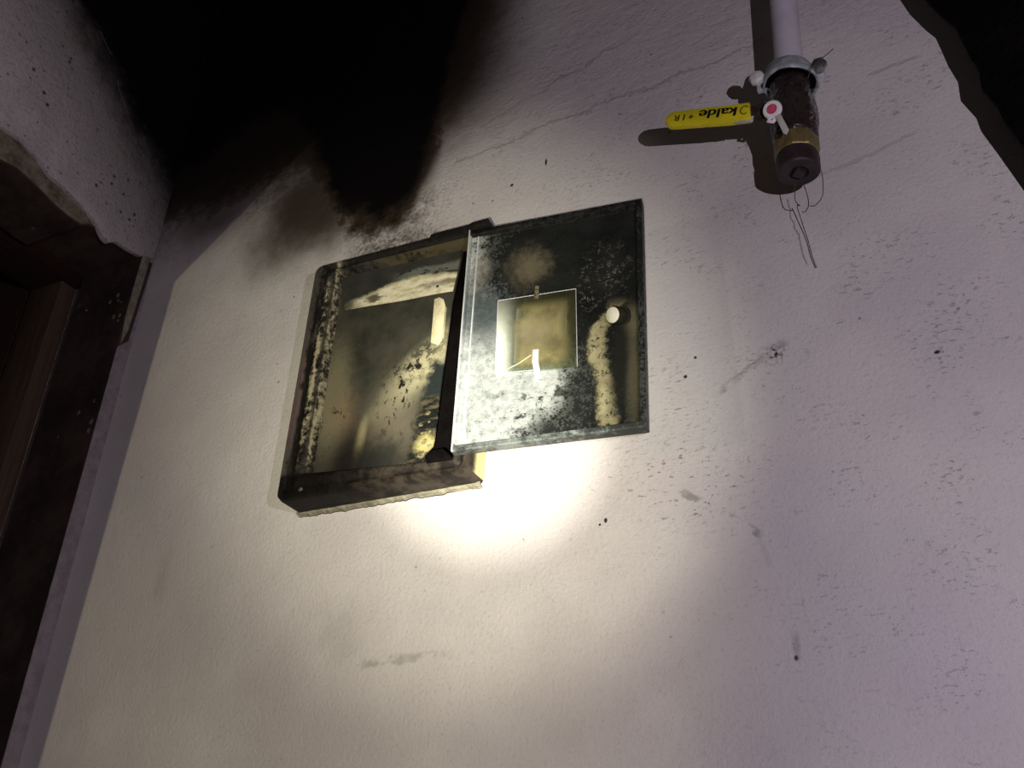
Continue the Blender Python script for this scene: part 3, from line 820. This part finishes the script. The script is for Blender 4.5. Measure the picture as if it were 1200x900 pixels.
# folded seam down the hinge side
bm = bmesh.new()
prism(bm, [dxz(p, q, 0)[::2] for p, q in ((0.0112, 0.018), (0.0128, 0.018), (0.0128, 0.329), (0.0112, 0.329))], -0.0118, -0.0095, xz)
prism(bm, [dxz(p, q, 0)[::2] for p, q in ((0.0004, DB), (0.0020, DB), (0.0020, DH), (0.0004, DH))], -0.0060, -0.0030, xz)
build('folded_seam', bm, M['zincw'], door)
bm = bmesh.new()
prism(bm, [dxz(p, q, 0)[::2] for p, q in ((0.0480, 0.1090), (0.1520, 0.1030), (0.1486, 0.2170), (0.0460, 0.2175))], -0.0110, -0.0085, xz)
pane = build('glass_pane', bm, M['glass'], door)
tag(pane, 'small window pane clouded yellow brown by smoke')
bm = bmesh.new()
for (p, q), (r_, s_) in (((0.0460, 0.2175), (0.0480, 0.1090)), ((0.0460, 0.2175), (0.1486, 0.2170)), ((0.1486, 0.2170), (0.1520, 0.1030)), ((0.0480, 0.1090), (0.1000, 0.1060))):
    tube(bm, [Vector(dxz(p, q, -0.0085)), Vector(dxz(r_, s_, -0.0085))], 0.00045, 5)
build('pane_edge_glint', bm, M['zincw'], door)  # pale tubes stand for light caught on the glass edges
bm = bmesh.new()
prism(bm, [dxz(p, q, 0)[::2] for p, q in ((0.0955, 0.1165), (0.1035, 0.1160), (0.1035, 0.1345), (0.0955, 0.1350))], -0.0080, -0.0068, xz)
prism(bm, [dxz(p, q, 0)[::2] for p, q in ((0.0955, 0.1165), (0.1035, 0.1160), (0.1085, 0.0930), (0.1000, 0.0935))], -0.0090, -0.0078, xz)
tag(build('pane_clip', bm, M['zincw'], door, bevel=0.0003), 'pale bent clip holding the pane from below')
bm = bmesh.new()
prism(bm, [dxz(p, q, 0)[::2] for p, q in ((0.0945, 0.2110), (0.1005, 0.2110), (0.1010, 0.2290), (0.0960, 0.2300))], -0.0085, -0.0060, xz)
build('pane_clip', bm, M['residue'], door, bevel=0.0005)
bm = bmesh.new()
tube(bm, [dxz(0.060, 0.1105, -0.0075), dxz(0.078, 0.1175, -0.0070), dxz(0.094, 0.1275, -0.0072)], 0.0005, 5)
build('clip_wire', bm, M['tab'], door)
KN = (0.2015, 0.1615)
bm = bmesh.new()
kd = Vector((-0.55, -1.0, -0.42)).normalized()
kb = Vector(dxz(KN[0] + 0.0056, KN[1] + 0.0056, -0.012))  # dark barrel set up and right of the pale face
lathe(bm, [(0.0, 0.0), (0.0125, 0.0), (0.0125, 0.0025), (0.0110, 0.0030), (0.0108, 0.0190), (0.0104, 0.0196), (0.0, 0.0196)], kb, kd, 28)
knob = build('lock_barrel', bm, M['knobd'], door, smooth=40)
tag(knob, 'black lock barrel')
bm = bmesh.new()
lathe(bm, [(0.0, 0.0), (0.0098, 0.0), (0.0098, 0.0010), (0.0088, 0.0018), (0.0, 0.0020)], kb + kd * 0.0192, kd, 28)
tag(build('lock_face', bm, M['knob'], door, smooth=40), 'round pale lock face')

# ragged seam of plaster where the cabinet's underside meets the wall
bm = bmesh.new()
rnd = random.Random(5)
top, low = [], []
N = 60
for i in range(N + 1):
    s = i / N
    x = -0.8535 + 0.003 + (W - 0.004) * s
    top.append((x, 0.0085 + 0.0012 * mnoise.noise(Vector((x * 60, 1, 1)))))
T_ = [[bm.verts.new((x, -w * q, 0.5115 - r)) for x, w in top] for q, r in ((1.0, 0.0), (1.0, 0.0022), (0.75, 0.0045), (-0.2, 0.0065))]
for i in range(N + 1):
    k2 = 0.0022 * mnoise.noise(Vector((i * 0.35, 5, 5))) + 0.0016 * rnd.random()
    for r in (1, 2, 3):
        T_[r][i].co.z += k2 * (0.4 if r == 1 else 1)
for r in range(3):
    for i in range(N):
        bm.faces.new((T_[r][i], T_[r][i + 1], T_[r + 1][i + 1], T_[r + 1][i]))
crack = [(T_[3][i].co.x, T_[3][i].co.y - 0.0019, T_[3][i].co.z + 0.0006) for i in range(2, N - 8)]
tr1 = tag(build('trim_1', bm, M['mortar']), 'ragged plaster seam along the underside of the cabinet', kind='structure')
bm = bmesh.new()
tube(bm, crack, 0.0007, 5)
tag(build('crack_line', bm, M['inner'], tr1), 'thin dark crack under the plaster seam')

# ------------------------------------------------------------------ pipe, clamp, valve
AX, AY = -0.1415, -0.072


def ax(z): return AX + (z - 0.96) * 0.026


pipe = empty('water_pipe', (ax(0.94), AY, 0.94))
tag(pipe, 'off-white plastic pipe coming down the wall at the top', 'pipe')
bm = bmesh.new()
lathe(bm, [(0.0, 0.007), (0.0168, 0.007), (0.0168, 0.62), (0.0, 0.62)], (0, 0, 0), (0.026, 0, 1), 36)
build('pipe_run', bm, M['pipe'], pipe, smooth=40)

clamp = empty('pipe_clamp', (ax(0.944), AY, 0.944))
tag(clamp, 'dirty zinc clamp with two bolts round the end of the white pipe', 'clamp')
bm = bmesh.new()
prof = [(0.0172, 0.0150), (0.0235, 0.0158), (0.0275, 0.0125), (0.0325, -0.0060), (0.0330, -0.0100), (0.0318, -0.0118), (0.0300, -0.0110), (0.0262, 0.006), (0.0172, 0.0095)]
n = 48
loops = []
for r, hh in prof + [prof[0]]:
    lp = []
    for i in range(n):
        t = 2 * math.pi * i / n
        jit = 1 + 0.03 * mnoise.noise(Vector((math.cos(t) * 3, math.sin(t) * 3, hh * 200)))
        lp.append(Vector((r * jit * math.cos(t), r * jit * math.sin(t), hh - 0.006 * math.cos(t) * 0.6 + 0.0012 * mnoise.noise(Vector((t * 3, 9, hh * 100))))))
    loops.append(lp)
loft(bm, loops, False, False)
bmesh.ops.remove_doubles(bm, verts=bm.verts, dist=1e-5)
build('clamp_band', bm, M['ring'], clamp, smooth=50)
bm = bmesh.new()
lathe(bm, [(0.0, -0.009), (0.0300, -0.009), (0.0285, 0.002), (0.0, 0.002)], (0, 0, 0), (0.12, 0, 1), 32)  # black disc painting the dark shaded hollow inside the clamp
tag(build('clamp_hollow_shade', bm, M['inner'], clamp), 'black disc standing in for the shaded hollow of the clamp')
for sx, mt, dz in ((-1, 'bolt', 0.004), (1, 'shiny', -0.006)):
    bm = bmesh.new()
    box(bm, min(sx * 0.025, sx * 0.040), max(sx * 0.025, sx * 0.040), -0.0035, 0.0035, -0.008 + dz * 0.5, 0.008 + dz * 0.5)
    ear = build('clamp_ear', bm, M['ring'], clamp, bevel=0.001)
    bm = bmesh.new()
    q0 = Vector((sx * 0.0365, -0.016, dz))
    lathe(bm, [(0.0, 0.012), (0.0045, 0.012), (0.0045, 0.006), (0.0095, 0.006), (0.0098, 0.0), (0.0080, -0.003), (0.0, -0.0036)], q0, (0, 1, 0), 6 if sx > 0 else 8)
    build('bolt', bm, M[mt], ear, bevel=0.0008)

valve = empty('ball_valve', (ax(0.875), AY, 0.875))
tag(valve, 'brown wrapped ball valve with a yellow lever below the pipe clamp', 'valve')


def vz(z): return z - 0.875


bm = bmesh.new()
prof = [(0.0, 0.940), (0.0225, 0.940), (0.0235, 0.930), (0.0225, 0.924), (0.0215, 0.917), (0.0225, 0.912), (0.0255, 0.905), (0.0272, 0.893), (0.0276, 0.880), (0.0268, 0.866), (0.0262, 0.855), (0.0258, 0.846), (0.0240, 0.843), (0.0, 0.843)]
n = 64
loops = []
for r, z in prof:
    lp = []
    for i in range(n):
        t = 2 * math.pi * i / n
        cr = mnoise.noise(Vector((math.cos(t) * 2.4, math.sin(t) * 2.4, z * 75))) * 0.0022 + abs(mnoise.noise(Vector((math.cos(t) * 4, math.sin(t) * 4, z * 120)))) * 0.0030 * min(1.0, max(0.0, (z - 0.843) * 60))
        rr = max(r + (cr if r > 0.01 else 0), 0)
        lp.append(Vector((rr * math.cos(t), rr * math.sin(t), vz(z))))
    loops.append(lp)
loft(bm, loops)
body = build('valve_body', bm, M['film'], valve, smooth=30)
sub = body.modifiers.new('subdivide', 'SUBSURF')
sub.levels = sub.render_levels = 1
bm = bmesh.new()
rnd = random.Random(21)
NA, NZ = 16, 8
gr_ = []
for j in range(NZ + 1):
    row = []
    for i in range(NA + 1):
        t = math.radians(-150 + 135 * (i + (rnd.random() - 0.5) * 0.8) / NA)
        z = 0.852 + 0.058 * (j + (rnd.random() - 0.5) * 0.8) / NZ
        r = 0.0285 + 0.0042 * rnd.random() - (0.0035 if j == NZ else 0)
        row.append((r * math.cos(t), r * math.sin(t), vz(z)))
    gr_.append(row)
for off in (0.0, -0.0003):
    V_ = [[bm.verts.new((x * (1 + off * 30), y * (1 + off * 30), z)) for x, y, z in r] for r in gr_]
    for j in range(NZ):
        for i in range(NA):
            bm.faces.new((V_[j][i], V_[j][i + 1], V_[j + 1][i + 1]))
            bm.faces.new((V_[j][i], V_[j + 1][i + 1], V_[j + 1][i]))
tag(build('clear_film', bm, M['clear'], valve), 'crumpled shiny clear film round the valve')
bm = bmesh.new()
lathe(bm, [(0.0, 0.0), (0.0250, 0.0), (0.0262, 0.002), (0.0262, 0.021), (0.0250, 0.023), (0.0, 0.023)], (-0.001, 0, vz(0.8215)), (0.02, 0, 1), 8)
build('end_nut', bm, M['brass'], valve, bevel=0.0008)
bm = bmesh.new()
lathe(bm, [(0.0, 0.0035), (0.0105, 0.0035), (0.0112, 0.0), (0.0225, 0.0), (0.0245, 0.002), (0.0248, 0.017), (0.0230, 0.026), (0.0, 0.026)], (-0.0015, 0, vz(0.7975)), (0.02, 0, 1), 32)
cap = build('end_cap', bm, M['black'], valve, smooth=35)
bm = bmesh.new()
lathe(bm, [(0.0, 0.0), (0.0085, 0.0), (0.0085, 0.008), (0.0, 0.008)], (-0.0015, 0, vz(0.7950)), (0.02, 0, 1), 4)
build('square_key', bm, M['black'], cap, bevel=0.0006)
# stem toward the front left, and the lever turned across it
ST = Vector((-0.0185, -0.0385, -0.010))
bm = bmesh.new()
lathe(bm, [(0.0, 0.0), (0.0125, 0.0), (0.0125, 0.022), (0.0085, 0.023), (0.0085, 0.033), (0.006, 0.034), (0.006, 0.0400), (0.0, 0.0400)], (0, 0, 0.0), ST, 20)
build('stem', bm, M['lever'], valve, smooth=40)
# lever plate, local to the valve empty: x left negative
LY = -0.0345          # plate about 0.106 off the wall
lev0 = Vector((-0.019, 0, -0.0065))
tip = Vector((-0.1435, 0, 0.0275))
dl = (tip - lev0).normalized()
up_ = Vector((-dl.z, 0, dl.x)) * -1
Lh = (tip - lev0).length


def lv(p, q, w): return lev0 + dl * p + up_ * q + Vector((0, -w + LY, 0))


bm = bmesh.new()
prism(bm, [(-0.012, -0.010), (0.004, -0.0125), (0.016, -0.0125), (0.026, -0.0095), (0.05, -0.0085), (Lh - 0.006, -0.0085), (Lh - 0.006, 0.0085), (0.05, 0.0085), (0.028, 0.0095), (0.012, 0.012), (0.0, 0.0120), (-0.012, 0.008)], -0.0015, 0.0015, lv)
build('lever', bm, M['lever'], valve, bevel=0.0006)
bm = bmesh.new()
prism(bm, [(0.018, -0.0135), (0.030, -0.0150), (0.040, -0.0135), (0.046, -0.0105), (0.046, -0.006), (0.018, -0.006)], -0.0005, 0.0028, lv)
tag(build('lever_bend', bm, M['pale'], valve, bevel=0.0008), 'bare pale steel at the lower edge of the lever')
bm = bmesh.new()
gp = [(0.0205, -0.0118), (0.0500, -0.0128), (Lh - 0.010, -0.0112), (Lh - 0.004, -0.0095), (Lh, -0.0040), (Lh + 0.0005, 0.0035), (Lh - 0.004, 0.0090), (Lh - 0.011, 0.0112), (0.0500, 0.0126), (0.0265, 0.0134)]
prism(bm, gp, -0.0045, 0.0045, lv)
grip = build('lever_grip', bm, M['grip'], valve, bevel=0.0016)
tag(grip, 'yellow plastic grip with black upside-down lettering')


def lettering(name, txt, size, p, q, mat, bold=0.0, sx=1.0):
    """flat print on the grip, upside down as the lever hangs; p along the lever, q across it"""
    cu = bpy.data.curves.new(name, 'FONT')
    cu.body = txt
    cu.size = size
    cu.extrude = 0.0002
    cu.align_x, cu.align_y = 'LEFT', 'CENTER'
    tmp = bpy.data.objects.new(name, cu)
    COL.objects.link(tmp)
    me = bpy.data.meshes.new_from_object(tmp)
    bpy.data.objects.remove(tmp)
    o = link(name, me, mat, grip)
    ex, ez = dl, Vector((0, -1, 0))
    ey = ez.cross(ex)
    mm = Matrix.Identity(4)
    pos = lv(p, q, 0.00465)
    for i in range(3):
        mm[i][0], mm[i][1], mm[i][2], mm[i][3] = ex[i] * sx, ey[i], ez[i], pos[i]
    bmt = bmesh.new()
    for sh in (-0.00035, 0.0, 0.00035):
        t0 = me.copy()
        t0.transform(Matrix.Translation((sh * bold, 0, abs(sh) * 0.1)))
        bmt.from_mesh(t0)
        bpy.data.meshes.remove(t0)
    bmt.to_mesh(me)
    bmt.free()
    me.transform(mm)
    return o


lettering('brand_lettering', 'kalde', 0.0185, 0.0390, 0.0020, M['ink'], 1.6, 1.22)
lettering('symbol_lettering', '+ I R', 0.0130, 0.0920, 0.0, M['inkd'], 1.0, 1.0)
# the round emblem at the root of the grip: an open ring
bm = bmesh.new()
arc = []
for i in range(15):
    t = math.radians(50 + 260 * i / 14)
    arc.append(lv(0.0300 - 0.0050 * math.cos(t), 0.0018 + 0.0058 * math.sin(t), 0.0047))
tube(bm, arc, 0.0008, 6)
build('emblem', bm, M['inkd'], grip)

# seal with a red dot and a short tail, hung on the stem
seal = empty('plastic_seal', (ax(0.865) - 0.0145, -0.1128, 0.8620))
tag(seal, 'small round white plastic seal with a red centre on the valve stem', 'seal')
nd = Vector((-0.12, -1.0, -0.30)).normalized()
bm = bmesh.new()
lathe(bm, [(0.0, 0.0), (0.0100, 0.0), (0.0112, 0.0015), (0.0112, 0.0045), (0.0100, 0.0060), (0.0062, 0.0060), (0.0060, 0.0052), (0.0, 0.0052)], (0, 0, 0), nd, 32)
build('seal_disc', bm, M['white'], seal, smooth=40)
bm = bmesh.new()
lathe(bm, [(0.0, 0.0), (0.0060, 0.0), (0.0058, 0.0010), (0.0, 0.0012)], nd * 0.0052, nd, 28)
tag(build('seal_centre', bm, M['red'], seal, smooth=40), 'red centre of the seal')
bm = bmesh.new()
prism(bm, [(0.0010, -0.0085), (0.0072, -0.0070), (0.0150, -0.0360), (0.0118, -0.0415), (0.0085, -0.0395)], 0.0005, 0.0030, xz)
tag(build('seal_tail', bm, M['tail'], seal, bevel=0.0004), 'greyish tail of the seal')
bm = bmesh.new()
tube(bm, [(-0.004, 0.0, -0.008), (-0.007, 0.001, -0.0125), (-0.002, 0.002, -0.0145), (0.003, 0.001, -0.011)], 0.0022, 8)
build('seal_loop', bm, M['white'], seal, smooth=60)

# loose threads about the valve
GRP = 'loose dark threads about the valve'
for nm_label, path, r in (
        ('loose thread sticking up beside the right clamp bolt', [(-0.1175, -0.103, 0.905), (-0.112, -0.104, 0.918), (-0.104, -0.102, 0.928), (-0.094, -0.098, 0.938), (-0.086, -0.095, 0.947)], 0.0006),
        ('long loose thread hanging under the valve cap', [(-0.152, -0.060, 0.802), (-0.157, -0.045, 0.783), (-0.155, -0.030, 0.785), (-0.160, -0.018, 0.795), (-0.158, -0.010, 0.775), (-0.1545, -0.006, 0.752), (-0.152, -0.005, 0.728), (-0.149, -0.004, 0.712)], 0.00055),
        ('short looped thread at the right of the valve cap', [(-0.121, -0.068, 0.796), (-0.122, -0.060, 0.786), (-0.126, -0.050, 0.774), (-0.136, -0.040, 0.772), (-0.143, -0.032, 0.779)], 0.0005)):
    bm = bmesh.new()
    P = [Vector(p) for p in path]
    Q = []
    for i in range(len(P) - 1):
        p0, p1, p2, p3 = P[max(i - 1, 0)], P[i], P[i + 1], P[min(i + 2, len(P) - 1)]
        for s in range(6):
            t = s / 6
            Q.append(0.5 * ((2 * p1) + (p2 - p0) * t + (2 * p0 - 5 * p1 + 4 * p2 - p3) * t * t + (3 * p1 - p0 - 3 * p2 + p3) * t ** 3))
    Q.append(P[-1])
    tube(bm, Q, r, 5)
    tag(build('thread', bm, M['thread'], smooth=60), nm_label, 'thread', GRP)

# ------------------------------------------------------------------ charred sheet hanging at the top right
edge = [(-0.030, 1.140), (-0.006, 1.085), (0.0157, 1.0301), (0.0232, 1.0000), (0.0343, 0.9717), (0.0443, 0.9516), (0.0479, 0.9266), (0.0512, 0.9010), (0.0568, 0.8749), (0.0551, 0.8474), (0.0658, 0.8182), (0.0675, 0.7980), (0.0774, 0.7634),
        (0.0941, 0.7009), (0.1066, 0.6457), (0.135, 0.58)]
bm = bmesh.new()
NU = 22
fr, bk = [], []
for i, (x, z) in enumerate(edge):
    a_, b_ = [], []
    for j in range(NU + 1):
        t = j / NU
        px = x + 0.50 * t
        pz = z + 0.10 * t
        y = -0.070 - 0.035 * math.sin(min(1, t * 3) * math.pi / 2) + 0.022 * mnoise.noise(Vector((px * 9, 2, pz * 4))) * min(1, 5 * t) + 0.010 * mnoise.noise(Vector((px * 26, 8, pz * 16))) * min(1, 5 * t)
        a_.append(bm.verts.new((px, y, pz)))
        b_.append(bm.verts.new((px, y + 0.006, pz)))
    fr.append(a_)
    bk.append(b_)
R_ = len(edge)
for i in range(R_ - 1):
    for j in range(NU):
        bm.faces.new((fr[i][j], fr[i][j + 1], fr[i + 1][j + 1], fr[i + 1][j]))
        bm.faces.new((bk[i][j], bk[i + 1][j], bk[i + 1][j + 1], bk[i][j + 1]))
    bm.faces.new((fr[i][0], fr[i + 1][0], bk[i + 1][0], bk[i][0]))
    bm.faces.new((fr[i][NU], bk[i][NU], bk[i + 1][NU], fr[i + 1][NU]))
for j in range(NU):
    bm.faces.new((fr[0][j], bk[0][j], bk[0][j + 1], fr[0][j + 1]))
    bm.faces.new((fr[-1][j], fr[-1][j + 1], bk[-1][j + 1], bk[-1][j]))
tag(build('charred_sheet', bm, M['sheet'], smooth=60), 'charred black sheet with a ragged edge hanging at the top right', 'sheet')

# ------------------------------------------------------------------ the torch on its stand, unseen, with an added plate that cuts its light
beam = (AIM - TORCH).normalized()
torch = empty('torch_and_blocker', (TORCH.x, TORCH.y, -1.3))
tag(torch, 'black hand torch on a stand with an added unseen plate blocking part of its beam', 'torch')
org = Vector((TORCH.x, TORCH.y, -1.3))
bm = bmesh.new()
lathe(bm, [(0.0, 0.0), (0.012, 0.0), (0.012, 0.10), (0.016, 0.12), (0.016, 0.135), (0.013, 0.136), (0.0, 0.134)], TORCH - org - beam * 0.142, beam, 24)
build('torch_body', bm, M['black_metal'], torch, smooth=40)
bm = bmesh.new()
base = TORCH - org - beam * 0.09
lathe(bm, [(0.0, 0.0), (0.10, 0.0), (0.10, 0.012), (0.008, 0.020), (0.008, base.z), (0.0, base.z)], (base.x, base.y, 0), (0, 0, 1), 20)
build('stand', bm, M['black_metal'], torch, smooth=40)
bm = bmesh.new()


def blocker_pt(x, z, s): return TORCH + (Vector((x, 0, z)) - TORCH) * s - org


poly = [(-1.268, -0.9), (-1.2301, 0.2018), (-1.2047, 0.9909), (-0.9944, 1.1787), (-0.62, 1.513), (-0.62, 1.95), (-2.0, 1.95), (-2.0, -0.9)]  # added plate, outlined to throw the straight shadow edges on the wall
A = [bm.verts.new(blocker_pt(x, z, 0.045)) for x, z in poly]
B = [bm.verts.new(blocker_pt(x, z, 0.043)) for x, z in poly]
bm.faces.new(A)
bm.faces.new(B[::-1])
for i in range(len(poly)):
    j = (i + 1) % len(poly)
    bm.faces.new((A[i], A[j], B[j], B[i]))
build('added_blocker', bm, M['black_metal'], torch)
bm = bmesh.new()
tube(bm, [blocker_pt(-1.9, 0.6, 0.044), blocker_pt(-1.98, 0.5, 0.03), TORCH - org - beam * 0.03], 0.003, 8)
build('blocker_arm', bm, M['black_metal'], torch, smooth=60)
